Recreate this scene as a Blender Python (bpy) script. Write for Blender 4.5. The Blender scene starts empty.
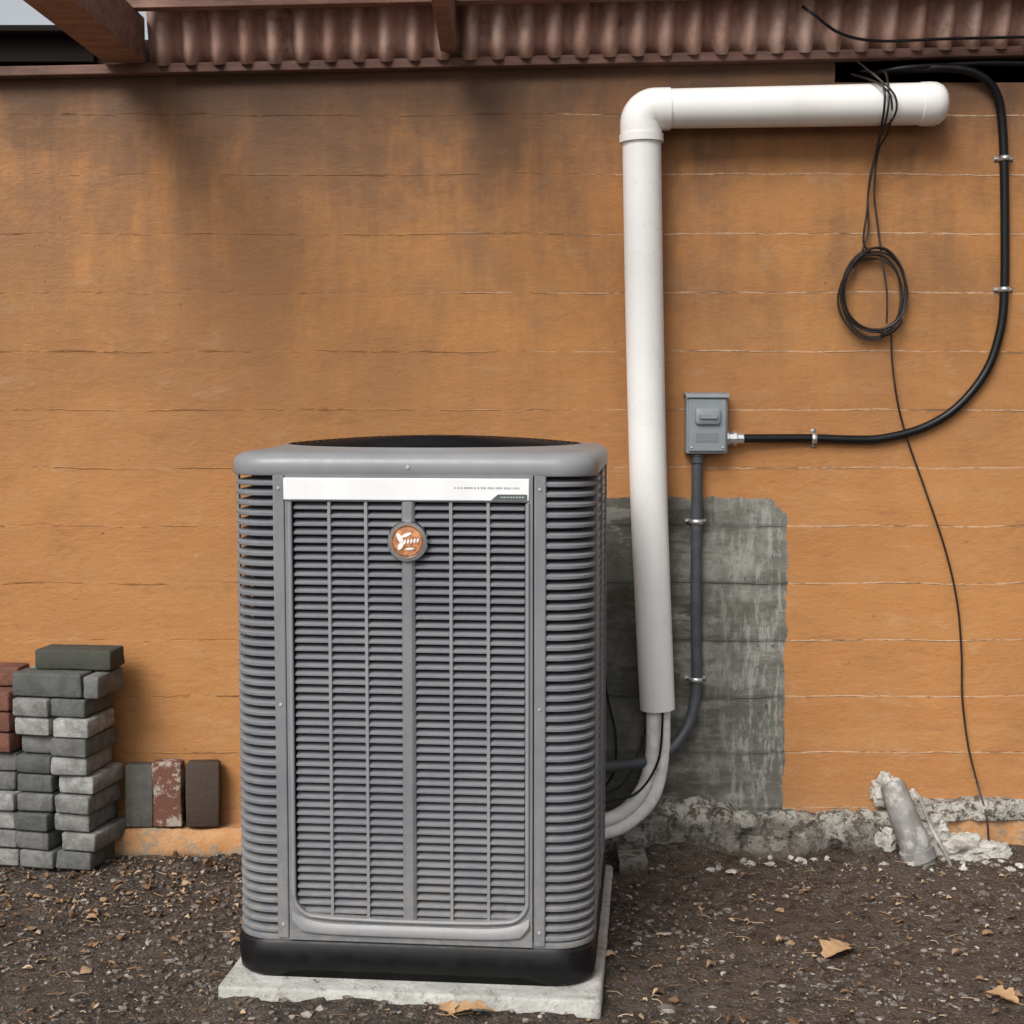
import bpy, bmesh, math, random
from mathutils import Vector, Matrix, noise
R = math.radians
random.seed(7)
scene = bpy.context.scene

# ------------------------------------------------------------------ node helpers
class NT:
    def __init__(s, name):
        s.m = bpy.data.materials.new(name); s.m.use_nodes = True
        s.t = s.m.node_tree; s.t.nodes.clear()
        s.out = s.t.nodes.new('ShaderNodeOutputMaterial')
        s.b = s.t.nodes.new('ShaderNodeBsdfPrincipled')
        s.t.links.new(s.b.outputs[0], s.out.inputs[0])
        s.co = None
    def n(s, typ, **k):
        x = s.t.nodes.new(typ)
        for a, v in k.items(): setattr(x, a, v)
        return x
    def put(s, sock, v):
        if v is None: return
        if isinstance(v, bpy.types.NodeSocket): s.t.links.new(v, sock)
        else:
            if isinstance(v, (tuple, list)) and len(v) == 3 and sock.type == 'RGBA': v = (*v, 1)
            sock.default_value = v
    def obj(s):
        if s.co is None: s.co = s.n('ShaderNodeTexCoord').outputs['Object']
        return s.co
    def xyz(s, v=None):
        q = s.n('ShaderNodeSeparateXYZ'); s.put(q.inputs[0], v or s.obj()); return q.outputs
    def math(s, op, a, b=None, c=None, clamp=False):
        q = s.n('ShaderNodeMath', operation=op); q.use_clamp = clamp
        s.put(q.inputs[0], a); s.put(q.inputs[1], b)
        if c is not None: s.put(q.inputs[2], c)
        return q.outputs[0]
    def mr(s, v, a, b, c=0., d=1., smooth=True):
        q = s.n('ShaderNodeMapRange'); q.interpolation_type = 'SMOOTHSTEP' if smooth else 'LINEAR'
        s.put(q.inputs[0], v)
        for i, z in enumerate((a, b, c, d)): s.put(q.inputs[i+1], z)
        return q.outputs[0]
    def scale(s, sc, v=None, loc=(0, 0, 0)):
        q = s.n('ShaderNodeMapping'); s.put(q.inputs[0], v or s.obj())
        q.inputs['Scale'].default_value = sc; q.inputs['Location'].default_value = loc
        return q.outputs[0]
    def noise(s, sc=5., det=4., rough=.55, vec=None, dist=0.):
        q = s.n('ShaderNodeTexNoise'); s.put(q.inputs['Vector'], vec or s.obj())
        q.inputs['Scale'].default_value = sc; q.inputs['Detail'].default_value = min(det, 4.)
        q.inputs['Roughness'].default_value = rough; q.inputs['Distortion'].default_value = dist
        return q.outputs[0]
    def mix(s, f, a, b, mode='MIX'):
        q = s.n('ShaderNodeMix', data_type='RGBA', blend_type=mode)
        s.put(q.inputs[0], f); s.put(q.inputs[6], a); s.put(q.inputs[7], b)
        return q.outputs[2]
    def ramp(s, f, stops):
        q = s.n('ShaderNodeValToRGB'); s.put(q.inputs[0], f)
        e = q.color_ramp.elements
        while len(e) < len(stops): e.new(.5)
        for i, (p, c) in enumerate(stops):
            e[i].position = p; e[i].color = (*c, 1)
        return q.outputs[0]
    def bump(s, h, strength=.5, dist=.01, prev=None):
        q = s.n('ShaderNodeBump'); s.put(q.inputs['Height'], h)
        q.inputs['Strength'].default_value = strength; q.inputs['Distance'].default_value = dist
        if prev is not None: s.put(q.inputs['Normal'], prev)
        return q.outputs[0]
    def fin(s, col=None, rough=None, metal=None, normal=None, **k):
        s.put(s.b.inputs['Base Color'], col); s.put(s.b.inputs['Roughness'], rough)
        s.put(s.b.inputs['Metallic'], metal); s.put(s.b.inputs['Normal'], normal)
        for a, v in k.items(): s.put(s.b.inputs[a], v)
        return s.m

def simple(name, col, rough=.5, metal=0., var=.15, sc=12., bump=0., bsc=80., dirt=None, spec=.5):
    t = NT(name)
    nz = t.noise(sc, 3)
    c = t.mix(t.mr(nz, .35, .65), tuple(x*(1-var) for x in col), tuple(min(1, x*(1+var)) for x in col))
    if dirt:
        d = t.noise(sc*.6, 4, .7)
        c = t.mix(t.mr(d, dirt[1], dirt[1]+.15, 0, dirt[2]), c, dirt[0])
    nrm = t.bump(t.noise(bsc, 2), bump, .002) if bump else None
    return t.fin(c, t.mr(nz, .3, .7, rough*.88, min(1, rough*1.12)), metal, nrm, **{'Specular IOR Level': spec})

# ------------------------------------------------------------------ mesh helpers
class MB:
    def __init__(s): s.v = []; s.f = []; s.m = []
    def add(s, vs, fs, mi=0, M=None):
        o = len(s.v)
        s.v += [tuple(M @ Vector(p)) if M else tuple(p) for p in vs]
        s.f += [tuple(i+o for i in f) for f in fs]; s.m += [mi]*len(fs)
    def box(s, x0, x1, y0, y1, z0, z1, mi=0, M=None):
        vs = [(x, y, z) for x in (x0, x1) for y in (y0, y1) for z in (z0, z1)]
        fs = [(0, 1, 3, 2), (4, 6, 7, 5), (0, 4, 5, 1), (2, 3, 7, 6), (0, 2, 6, 4), (1, 5, 7, 3)]
        s.add(vs, fs, mi, M)
    def loft(s, rings, mi=0, closed=True, cap0=False, cap1=False, M=None):
        n = len(rings[0]); vs = [p for r in rings for p in r]; fs = []
        for i in range(len(rings)-1):
            for j in range(n if closed else n-1):
                k = (j+1) % n
                fs.append((i*n+j, i*n+k, (i+1)*n+k, (i+1)*n+j))
        if cap0: fs.append(tuple(range(n))[::-1])
        if cap1: fs.append(tuple((len(rings)-1)*n+j for j in range(n)))
        s.add(vs, fs, mi, M)
    def tube(s, pts, r, mi=0, n=12, sub=8, smooth=True, closed=False, M=None):
        P = [Vector(p) for p in pts]
        if smooth and len(P) > 2:
            Q = []; L = len(P); rng = L if closed else L-1
            rr = r if isinstance(r, (list, tuple)) else None; RR = []
            for i in range(rng):
                if closed: a, b, c, d = P[(i-1) % L], P[i], P[(i+1) % L], P[(i+2) % L]
                else: a, b, c, d = P[max(i-1, 0)], P[i], P[i+1], P[min(i+2, L-1)]
                for k in range(sub):
                    u = k/sub
                    Q.append(.5*((2*b)+(c-a)*u+(2*a-5*b+4*c-d)*u*u+(3*b-a-3*c+d)*u**3))
                    if rr: RR.append(rr[i]*(1-u)+rr[(i+1) % L]*u)
            if not closed:
                Q.append(P[-1])
                if rr: RR.append(rr[-1])
            P = Q; r = RR if rr else r
        L = len(P); rings = []
        up = None
        for i in range(L):
            if closed: t = P[(i+1) % L]-P[i-1]
            else: t = P[min(i+1, L-1)]-P[max(i-1, 0)]
            t.normalize()
            if up is None:
                up = Vector((0, 0, 1)) if abs(t.z) < .9 else Vector((0, 1, 0))
            up = (up - t*up.dot(t)).normalized(); sd = t.cross(up)
            ri = r[i] if isinstance(r, (list, tuple)) else r
            rings.append([P[i]+(up*math.cos(a)+sd*math.sin(a))*ri for a in [2*math.pi*j/n for j in range(n)]])
        if closed: rings.append(rings[0]); s.loft(rings, mi, M=M)
        else: s.loft(rings, mi, cap0=True, cap1=True, M=M)
    def obj(s, name, mats, parent=None, bevel=0., angle=35, seg=2, loc=None, rotz=None):
        me = bpy.data.meshes.new(name); me.from_pydata(s.v, [], s.f)
        for m in mats: me.materials.append(m)
        me.polygons.foreach_set('material_index', s.m)
        bm = bmesh.new(); bm.from_mesh(me); bmesh.ops.recalc_face_normals(bm, faces=bm.faces); bm.to_mesh(me); bm.free()
        me.polygons.foreach_set('use_smooth', [True]*len(me.polygons))
        me.set_sharp_from_angle(angle=R(angle)); me.update()
        o = bpy.data.objects.new(name, me); scene.collection.objects.link(o)
        if parent: o.parent = parent
        if loc: o.location = loc
        if rotz is not None: o.rotation_euler[2] = rotz
        if bevel:
            b = o.modifiers.new('bev', 'BEVEL'); b.width = bevel; b.segments = seg; b.limit_method = 'ANGLE'; b.angle_limit = R(40)
            b.harden_normals = False
        return o
def empty(name, loc=(0, 0, 0), rz=0):
    e = bpy.data.objects.new(name, None); scene.collection.objects.link(e)
    e.location = loc; e.rotation_euler[2] = rz; e.empty_display_size = .1
    return e
def rrect(hw, r, z, n=10, hd=None):
    hd = hd or hw; pts = []
    for cx, cy, a0 in ((hw-r, hd-r, 0), (-hw+r, hd-r, 90), (-hw+r, -hd+r, 180), (hw-r, -hd+r, 270)):
        for i in range(n+1):
            a = R(a0+90*i/n); pts.append(Vector((cx+r*math.cos(a), cy+r*math.sin(a), z)))
    out = []
    L = len(pts)
    for i in range(L):
        a, b = pts[i], pts[(i+1) % L]; out.append(a)
        if (b-a).length > .2:
            for k in range(1, 10): out.append(a.lerp(b, k/10))
    return out
def lathe(mb, prof, n=32, mi=0, M=None):
    rings = [[(r*math.cos(2*math.pi*j/n), r*math.sin(2*math.pi*j/n), z) for j in range(n)] for r, z in prof]
    mb.loft(rings, mi, M=M, cap0=prof[0][0] > 1e-4, cap1=prof[-1][0] > 1e-4)

# ------------------------------------------------------------------ materials
def wall_material():
    t = NT('orange_painted_board_formed_concrete')
    o = t.xyz(); x, z = o[0], o[2]
    wv = t.noise(2.2, 4, .6, t.scale((1, 1, .3)))
    wob = t.math('MULTIPLY', t.math('SUBTRACT', wv, .5), .030)
    zz = t.math('ADD', z, wob)
    q = t.math('DIVIDE', t.math('SUBTRACT', zz, .86), .188)
    fr = t.math('FRACT', t.math('ADD', q, .5))
    d = t.math('MULTIPLY', t.math('ABSOLUTE', t.math('SUBTRACT', fr, .5)), .188)
    row = t.math('FLOOR', q)
    w = t.n('ShaderNodeTexWhiteNoise'); w.noise_dimensions = '1D'; t.put(w.inputs['W'], row); rowr = w.outputs[0]
    fine = t.noise(45, 4, .7)
    b = t.noise(5, 4, .65, t.scale((.35, 1, 1.5)))
    line = t.mr(t.math('ADD', d, t.math('MULTIPLY', t.math('SUBTRACT', fine, .5), .008)), .0004, .0030, 1, 0)
    wide = t.mr(d, .0, .014, 1, 0)
    cv = t.n('ShaderNodeCombineXYZ'); t.put(cv.inputs[0], t.math('MULTIPLY', x, 3.4)); t.put(cv.inputs[2], t.math('MULTIPLY', row, 7.3))
    n1 = t.noise(1.0, 4, .8, cv.outputs[0])
    right = t.mr(x, -.6, .7, -.11, .09)
    vis = t.mr(t.math('ADD', n1, right), .48, .60)
    a = t.noise(.9, 4, .6)
    c = t.mix(t.mr(a, .3, .7), (.478, .218, .073), (.415, .186, .066))
    c = t.mix(t.mr(b, .4, .72, 0, .6), c, (.50, .255, .102))
    c = t.mix(t.math('MULTIPLY', rowr, .25), c, (.355, .165, .066))
    dz = t.noise(9, 4, .78, t.scale((.5, 1, 1.3)))
    c = t.mix(t.mr(dz, .52, .74, 0, .5), c, (.52, .32, .17))
    c = t.mix(t.mr(dz, .47, .30, 0, .4), c, (.25, .125, .055))
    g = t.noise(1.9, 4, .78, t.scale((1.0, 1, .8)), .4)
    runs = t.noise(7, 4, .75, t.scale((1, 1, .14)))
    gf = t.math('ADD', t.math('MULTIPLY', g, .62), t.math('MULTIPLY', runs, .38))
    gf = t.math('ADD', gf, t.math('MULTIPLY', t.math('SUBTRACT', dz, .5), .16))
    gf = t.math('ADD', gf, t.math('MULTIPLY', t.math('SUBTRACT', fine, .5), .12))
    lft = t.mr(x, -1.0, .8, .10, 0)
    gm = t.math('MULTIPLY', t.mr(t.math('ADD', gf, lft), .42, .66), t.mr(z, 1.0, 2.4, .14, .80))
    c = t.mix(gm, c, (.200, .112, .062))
    top_shade_grime = t.mr(t.math('ADD', z, t.math('MULTIPLY', t.math('ADD', gf, t.math('MULTIPLY', b, .5)), .45)), 2.36, 2.90, 0, .88)  # grime and the roof edge's shadow, painted together into the upper wall colour
    c = t.mix(top_shade_grime, c, (.095, .058, .042))
    pit = t.mr(t.noise(34, 4, .75), .67, .73)
    c = t.mix(t.math('MULTIPLY', pit, .55), c, (.16, .085, .05))
    c = t.mix(t.math('MULTIPLY', wide, t.mr(n1, .5, .62, .0, .20)), c, (.27, .135, .055))
    c = t.mix(t.math('MULTIPLY', t.math('MULTIPLY', line, vis), .72), c, (.62, .48, .35))
    c = t.mix(t.math('MULTIPLY', line, t.mr(n1, .5, .3, 0, .25)), c, (.26, .13, .06))
    sp = t.mr(t.math('ADD', z, t.math('MULTIPLY', t.math('ADD', dz, -.5), .25)), -.02, .22, .6, 0)
    c = t.mix(sp, c, (.34, .21, .12))
    # paint flaked through to the concrete, mostly low down on the right
    fl = t.math('MULTIPLY', t.mr(t.noise(7, 4, .8, t.scale((1, 1, 2.6), loc=(2, 0, 5))), .66, .685), t.mr(z, .9, .1, 0, .8))
    c = t.mix(fl, c, (.42, .36, .29))
    rag = t.noise(9, 4, .7)
    ex = t.math('MULTIPLY', t.math('SUBTRACT', rag, .5), .07)
    px = t.math('ADD', x, ex); pz = t.math('ADD', z, ex)
    m = t.math('MULTIPLY', t.mr(px, .895, .903, 1, 0), t.mr(px, .05, .06, 0, 1))
    m = t.math('MULTIPLY', m, t.mr(pz, 1.135, 1.143, 1, 0))
    m = t.math('MULTIPLY', m, t.mr(t.math('ADD', px, t.math('MULTIPLY', pz, .9)), 1.86, 1.87, 1, 0))
    cs = t.noise(3, 4, .75, t.scale((.6, 1, 2.4), loc=(3, 1, 0)))
    cc = t.mix(t.mr(rag, .35, .68), (.105, .102, .085), (.25, .242, .215))
    cc = t.mix(t.mr(cs, .44, .60, 0, .9), cc, (.062, .062, .043))
    cc = t.mix(t.mr(x, .62, .30, 0, .5), cc, (.07, .07, .055))  # unit's shadow painted in: concrete darkens towards it
    st = t.noise(16, 4, .7, t.scale((2.2, 1, .5)))
    cc = t.mix(t.math('MULTIPLY', t.mr(x, .55, .84), t.mr(st, .47, .62, .18, .8)), cc, (.36, .355, .33))
    cc = t.mix(t.mr(fine, .57, .68, 0, .7), cc, (.045, .045, .036))
    cc = t.mix(t.math('MULTIPLY', wide, .55), cc, (.06, .06, .05))
    cc = t.mix(t.mr(dz, .58, .66, 0, .35), cc, (.40, .39, .36))
    c = t.mix(m, c, cc)
    h = t.math('ADD', t.math('MULTIPLY', rowr, .30), t.math('MULTIPLY', dz, .8))
    h = t.math('ADD', h, t.math('MULTIPLY', fine, .45))
    h = t.math('ADD', h, t.math('MULTIPLY', line, t.mr(n1, .4, .6, -.25, .45)))
    h = t.math('SUBTRACT', h, t.math('MULTIPLY', pit, .5))
    nrm = t.bump(h, .8, .0075)
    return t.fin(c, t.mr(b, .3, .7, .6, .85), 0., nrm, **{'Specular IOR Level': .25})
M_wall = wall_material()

def concrete(name, lo=(.2, .19, .17), hi=(.42, .41, .38), dark=(.09, .085, .07), sc=9.):
    t = NT(name)
    n_ = t.noise(sc, 4, .75); n2 = t.noise(sc*3, 4, .8)
    c = t.mix(t.mr(n_, .35, .68), lo, hi)
    c = t.mix(t.mr(n2, .52, .66, 0, .75), c, dark)
    h = t.math('ADD', n2, t.math('MULTIPLY', n_, .5))
    return t.fin(c, .9, 0., t.bump(h, .9, .010), **{'Specular IOR Level': .2})
M_pad = concrete('cast_pad_concrete', (.33, .33, .305), (.47, .465, .44), (.2, .185, .15), 7.)
M_plaster = concrete('pale_mortar_rubble', (.36, .34, .305), (.58, .56, .52), (.16, .14, .11), 11.)
def footing_mat():
    t = NT('rough_footing_concrete')
    n_ = t.noise(8, 4, .75); n2 = t.noise(26, 4, .8); z = t.xyz()[2]
    c = t.mix(t.mr(n_, .35, .68), (.14, .13, .11), (.30, .29, .26))
    c = t.mix(t.mr(t.math('ADD', z, t.math('MULTIPLY', n_, .08)), .10, .14, 0, .7), c, (.44, .42, .37))
    c = t.mix(t.mr(n2, .47, .58, 0, .9), c, (.070, .056, .042))
    c = t.mix(t.mr(t.math('ADD', z, t.math('MULTIPLY', n2, .10)), .06, .02, 0, .85), c, (.085, .060, .043))   # soil splash
    return t.fin(c, .9, 0., t.bump(t.math('ADD', n2, n_), 1., .014), **{'Specular IOR Level': .2})
M_foot = footing_mat()
def orange_foot():
    t = NT('painted_footing')
    n_ = t.noise(6, 4, .75); n2 = t.noise(18, 4, .8); z = t.xyz()[2]
    c = t.mix(t.mr(n_, .35, .65), (.44, .21, .078), (.47, .26, .12))
    c = t.mix(t.mr(n2, .50, .60, 0, .9), c, (.27, .21, .15))
    c = t.mix(t.mr(t.math('ADD', z, t.math('MULTIPLY', n2, .08)), .04, .01, 0, .8), c, (.12, .08, .055))
    return t.fin(c, .8, 0., t.bump(n2, .9, .010))
M_ofoot = orange_foot()

def soil():
    t = NT('damp_soil')
    o = t.xyz()
    a = t.noise(2.2, 4, .75); b = t.noise(20, 4, .8); f = t.noise(110, 4, .85)
    c = t.mix(t.mr(a, .35, .65), (.070, .054, .044), (.125, .098, .079))
    c = t.mix(t.math('MULTIPLY', t.mr(t.math('ADD', o[0], t.math('MULTIPLY', a, .6)), .4, 1.0), .6), c, (.135, .092, .066))
    c = t.mix(t.mr(b, .45, .7, 0, .75), c, (.19, .152, .124))
    c = t.mix(t.mr(b, .50, .32, 0, .85), c, (.028, .021, .017))
    c = t.mix(t.mr(f, .54, .67, 0, .75), c, (.32, .275, .235))
    v = t.n('ShaderNodeTexVoronoi'); v.inputs['Scale'].default_value = 95; t.put(v.inputs['Vector'], t.obj())
    sp = t.xyz(v.outputs['Color'])
    c = t.mix(t.math('MULTIPLY', t.mr(v.outputs['Distance'], .25, .4, 1, 0), t.mr(sp[0], .74, .80, 0, .75)), c, (.31, .28, .255))
    h = t.math('ADD', t.math('MULTIPLY', b, 1.3), t.math('MULTIPLY', f, .7))
    h = t.math('SUBTRACT', h, t.math('MULTIPLY', v.outputs['Distance'], .35))
    return t.fin(c, .9, 0., t.bump(h, 1., .028), **{'Specular IOR Level': .2})
M_soil = soil()

def island(name, stops, rough=.85, var=.25, sc=40., bump=.5, extra=None):
    t = NT(name)
    g = t.n('ShaderNodeNewGeometry')
    c = t.ramp(g.outputs['Random Per Island'], stops)
    n_ = t.noise(sc, 4, .75)
    c = t.mix(t.mr(n_, .3, .7, 0, var*2), c, tuple(x for x in (extra or (.05, .045, .04))))
    return t.fin(c, rough, 0., t.bump(t.noise(sc*2.5, 3, .75), bump, .004) if bump else None, **{'Specular IOR Level': .25})
M_stone = island('gravel_stone', [(0, (.055, .043, .036)), (.3, (.11, .088, .073)), (.6, (.17, .14, .12)), (.85, (.25, .22, .195)), (1, (.46, .43, .39))], bump=0)
M_leaf = island('dry_leaf', [(0, (.11, .055, .030)), (.3, (.21, .12, .062)), (.6, (.34, .215, .12)), (1, (.52, .39, .26))], .7, .15, bump=0)
M_bigleaf = island('tan_leaf', [(0, (.44, .26, .12)), (1, (.50, .32, .18))], .7, .12)
M_paver = island('grey_paver', [(0, (.10, .104, .099)), (.25, (.16, .16, .155)), (.5, (.24, .24, .23)), (.75, (.34, .34, .33)), (1, (.39, .39, .375))], .9, .32, 24., .9, (.055, .055, .048))
M_pavtop = island('dark_paver', [(0, (.052, .056, .045)), (1, (.07, .073, .06))], .92, .2, 22., .9)
M_red = island('red_brick', [(0, (.17, .068, .045)), (1, (.23, .10, .065))], .9, .25, 25., .9)
M_brown = island('brown_brick', [(0, (.060, .042, .033)), (1, (.085, .057, .044))], .9, .2, 25., .9)
M_upav = island('stained_paver', [(0, (.12, .12, .11)), (1, (.16, .155, .14))], .9, .25, 25., .9)
def mortared():
    t = NT('mortar_smeared_brick')
    c = t.mix(t.mr(t.noise(16, 4, .75), .50, .58), (.14, .058, .038), (.36, .30, .25))
    return t.fin(c, .9, 0., t.bump(t.noise(40, 4, .75), .8, .004))
M_mort = mortared()

def unit_paint(name, col, rough=.42):
    """powder coat that has stood outside: faint dust, more of it low down"""
    t = NT(name)
    z = t.xyz()[2]; n1 = t.noise(5, 4, .65); n2 = t.noise(30, 4, .8)
    c = t.mix(t.mr(n1, .35, .65), tuple(v*.94 for v in col), tuple(v*1.05 for v in col))
    du = t.math('MULTIPLY', t.mr(t.math('ADD', n2, t.math('MULTIPLY', n1, .4)), .60, .80), t.mr(z, .5, .1, .15, .5))
    c = t.mix(du, c, (.27, .245, .215))
    return t.fin(c, t.mr(n2, .3, .7, rough*.9, rough*1.2), 0., None, **{'Specular IOR Level': .42})
M_grey = unit_paint('grey_powder_coat', (.168, .175, .189), .42)
M_slat = unit_paint('grey_louver_steel', (.178, .187, .206), .45)
M_ltgrey = unit_paint('light_grey_trim', (.218, .225, .241), .38)
M_coil = simple('dark_condenser_coil', (.014, .017, .027), .6, .3, .3, 60.)
M_black = simple('black_plastic_base', (.0055, .0055, .006), .45, 0., .2, 20., spec=.3)
M_wire = simple('black_wire_grille', (.005, .005, .006), .4, 0., .2, 20., spec=.25)
M_label = simple('silver_label', (.72, .73, .74), .35, 0., .03, 8.)
M_text = simple('grey_print', (.34, .35, .36), .5)
M_green = simple('dark_badge', (.07, .09, .09), .4)
M_chrome = simple('chrome', (.75, .75, .75), .2, 1., .03)
M_orange = simple('copper_orange_enamel', (.46, .20, .095), .3, 0., .3, 60.)
M_white = simple('white_enamel', (.76, .72, .68), .4)
M_pvc = simple('white_pvc', (.83, .83, .815), .30, 0., .02, 5., dirt=((.66, .64, .60), .60, .3))
M_wrap = simple('white_line_insulation', (.72, .71, .68), .6, 0., .1, 30., .4, 90., ((.30, .27, .23), .58, .45))
M_dpipe = simple('weathered_grey_pipe', (.23, .222, .208), .6, 0., .2, 18., .4, 90., ((.46, .45, .42), .48, .85))
M_box = simple('grey_electrical_enamel', (.235, .262, .28), .38, 0., .04, 9.)
M_boxd = simple('grey_electrical_handle', (.18, .205, .23), .4, 0., .04, 9.)
M_cond = simple('grey_flexible_conduit', (.058, .065, .073), .45, 0., .1, 20.)
M_cable = simple('black_cable_jacket', (.005, .005, .006), .38, 0., .2, 20., spec=.35)
M_thin = simple('thin_brown_wire', (.020, .014, .012), .5, 0., .2, 20.)
M_zinc = simple('zinc_fitting', (.62, .63, .64), .35, .8, .08, 60.)
def wood(name, a, b):
    t = NT(name)
    g = t.noise(7, 4, .7, t.scale((.6, 3, 6)))
    c = t.mix(t.mr(g, .35, .65), a, b)
    c = t.mix(t.mr(t.noise(4, 4, .75), .5, .7, 0, .6), c, tuple(v*.45 for v in a))
    return t.fin(c, .75, 0., t.bump(g, .5, .004))
M_wood = wood('brown_painted_timber', (.12, .060, .044), (.19, .10, .075))
M_wood2 = wood('reddish_painted_timber', (.20, .105, .078), (.30, .17, .13))
def sheet():
    t = NT('faded_corrugated_fibreglass')
    n_ = t.noise(6, 4, .7, t.scale((1, 1, .3)))
    c = t.mix(t.mr(n_, .35, .7), (.50, .300, .235), (.68, .48, .40))
    c = t.mix(t.mr(t.noise(12, 4, .75), .52, .7, 0, .6), c, (.24, .13, .095))
    return t.fin(c, .6)
M_sheet = sheet()
M_dark = simple('cavity_shade_and_dark_timber', (.015, .012, .011), .9, spec=.1)

# ------------------------------------------------------------------ ground
Rm = Matrix.Rotation(R(5.5), 2)
UC = (-.210, -.747, 0); RZ = R(-5.5)
def paddist(x, y):
    v = Rm @ Vector((x-UC[0], y-UC[1]))
    return max(abs(v.x)-.478, -.525-v.y, v.y-.545)
def gh(x, y):
    p = Vector((x, y, 0))
    h = -.044 + .014*noise.noise(p*1.7) + .008*noise.noise(p*7) + .005*noise.noise(p*23) + .003*noise.noise(p*55)
    if y > -.5: h += .026*(min(y, 0)+.5)/.5
    if y > -.22: h += .020*(min(y, 0)+.22)/.22*(.7+1.5*noise.noise(p*6))
    d = paddist(x, y)
    if 0 <= d < .12: h += .022*(1-d/.12)*(0.6+1.2*noise.noise(p*5))
    if d < 0: h = min(h, -.03)
    return h
def axis(lo, hi, step, far):
    a = []; v = lo
    while v <= hi: a.append(v); v += step
    k = step*3; e = []; v = hi
    while v < far: v += k; k *= 1.6; e.append(v)
    k = step*3; s = []; v = lo
    while v > -far: v -= k; k *= 1.6; s.append(v)
    return s[::-1]+a+e
xs = axis(-2.1, 2.1, .015, 150); ys = axis(-2.3, .1, .015, 150)
g = MB(); nx = len(xs)
vs = []
for y in ys:
    for x in xs:
        inn = -3 < x < 3 and -4 < y < .4
        vs.append((x, y, gh(x, y) if inn else -.052))
fs = [(j*nx+i, j*nx+i+1, (j+1)*nx+i+1, (j+1)*nx+i) for j in range(len(ys)-1) for i in range(nx-1)]
g.add(vs, fs); g.obj('ground', [M_soil], angle=60)

# ------------------------------------------------------------------ wall
w = MB()
W0, W1, TH = -7., 7., .25
for a, b_, z0, z1 in ((W0, W1, -.3, 2.466), (W0, 1.03, 2.466, 2.60), (2.6, W1, 2.466, 2.60)):
    w.box(a, b_, 0, TH, z0, z1)
w.box(1.0, 2.65, .60, .64, 2.40, 2.95, 1); w.box(1.0, 2.65, TH+.002, .60, 2.43, 2.462, 1)  # cavity lining coloured near-black, painting in the darkness of the opening
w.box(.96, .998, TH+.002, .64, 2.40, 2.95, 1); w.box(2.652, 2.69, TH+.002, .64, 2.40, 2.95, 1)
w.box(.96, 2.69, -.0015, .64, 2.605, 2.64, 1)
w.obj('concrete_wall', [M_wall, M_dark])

def rough(mb, x0, x1, dep, ztop, zbot=-.12, amp=.008, seed=0, mi=0, step=.02, fr=14):
    n = max(2, int((x1-x0)/step)); rings = []
    for i in range(n+1):
        x = x0+(x1-x0)*i/n; ring = []
        for (y, z) in [(0.02, zbot), (-dep, zbot), (-dep, zbot*.5+ztop*.2), (-dep, zbot*.2+ztop*.6), (-dep*.94, zbot*.1+ztop*.8), (-dep*.88, ztop-.012), (-dep*.8, ztop), (-dep*.6, ztop), (-dep*.3, ztop), (.02, ztop)]:
            p = Vector((x*fr+seed, y*fr*1.5, z*fr*1.3))
            d = noise.noise(p)*amp + noise.noise(p*3)*amp*.6
            d2 = noise.noise(p+Vector((9, 3, 1)))*amp + noise.noise(p*.25+Vector((1, 7, 1)))*amp*1.5 + noise.noise(p*3.3)*amp*.5
            ring.append((x, y+d*1.6 if y < 0 else y, z+(d2 if z > zbot else 0)))
        rings.append(ring)
    mb.loft(rings, mi, cap0=True, cap1=True)
ft = MB()
rough(ft, -6.5, -.25, .095, .062, amp=.006, seed=3, mi=1, step=.02)
rough(ft, -.25, .42, .09, .07, amp=.010, seed=8, mi=0, step=.012)
rough(ft, .42, 1.27, .075, .105, amp=.030, seed=12, mi=0, fr=10, step=.008)
rough(ft, 1.27, 6.5, .055, .125, amp=.007, seed=22, mi=1, step=.02)
rough(ft, 1.30, 3.2, .070, .150, zbot=.115, amp=.012, seed=32, mi=0, step=.010)
ft.obj('concrete_footing', [M_foot, M_ofoot], angle=50)

# ------------------------------------------------------------------ patio roof
roof = empty('patio_roof')
b = MB()
def slope_z(x): return 2.528 + .020*x
L = [[(x, y, slope_z(x)+z) for (y, z) in ((-.002, -.020), (-.050, -.020), (-.050, .010), (-.002, .010))] for x in (-1.9, 0, 4.2)]
b.loft(L, 0, cap0=True, cap1=True)
b.obj('ledger_board', [M_wood], roof, .003)
b = MB(); n = 300; A = []
for (y, z) in ((-.040, .006), (-.056, .06), (-.075, .12), (-.098, .21)):
    ring = []
    for i in range(n*2+1):
        x = -1.15+5.3*i/(n*2)
        ph = math.cos(2*math.pi*x/.088)
        ph = math.copysign(abs(ph)**.8, ph)
        wob = .004*noise.noise(Vector((x*6, z*5, 0)))
        ring.append((x, y+.030*ph+wob, slope_z(x)+z+.010*ph+wob))
    A.append(ring)
b.loft(A, 0, closed=False)
o = b.obj('corrugated_apron', [M_sheet], roof, angle=80)
sm = o.modifiers.new('th', 'SOLIDIFY'); sm.thickness = .002
b = MB(); A = []
for (y, z) in ((-.08, .30), (-.42, .36)):
    A.append([(-1.15+5.3*i/(n*2), y, slope_z(0)+z+.012*math.cos(2*math.pi*(-1.15+5.3*i/(n*2))/.088)) for i in range(n*2+1)])
b.loft(A, 0, closed=False)
o = b.obj('shading_overhang_sheet', [M_sheet], roof, angle=80); sm = o.modifiers.new('th', 'SOLIDIFY'); sm.thickness = .002  # out-of-view overhang, added to shade the top of the wall
b = MB()
L = [[(x, y, .020*x+z) for (y, z) in ((-.135, 2.675), (-.18, 2.675), (-.18, 2.80), (-.135, 2.80))] for x in (-1.2, 4.2)]
b.loft(L, 0, cap0=True, cap1=True)
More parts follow.
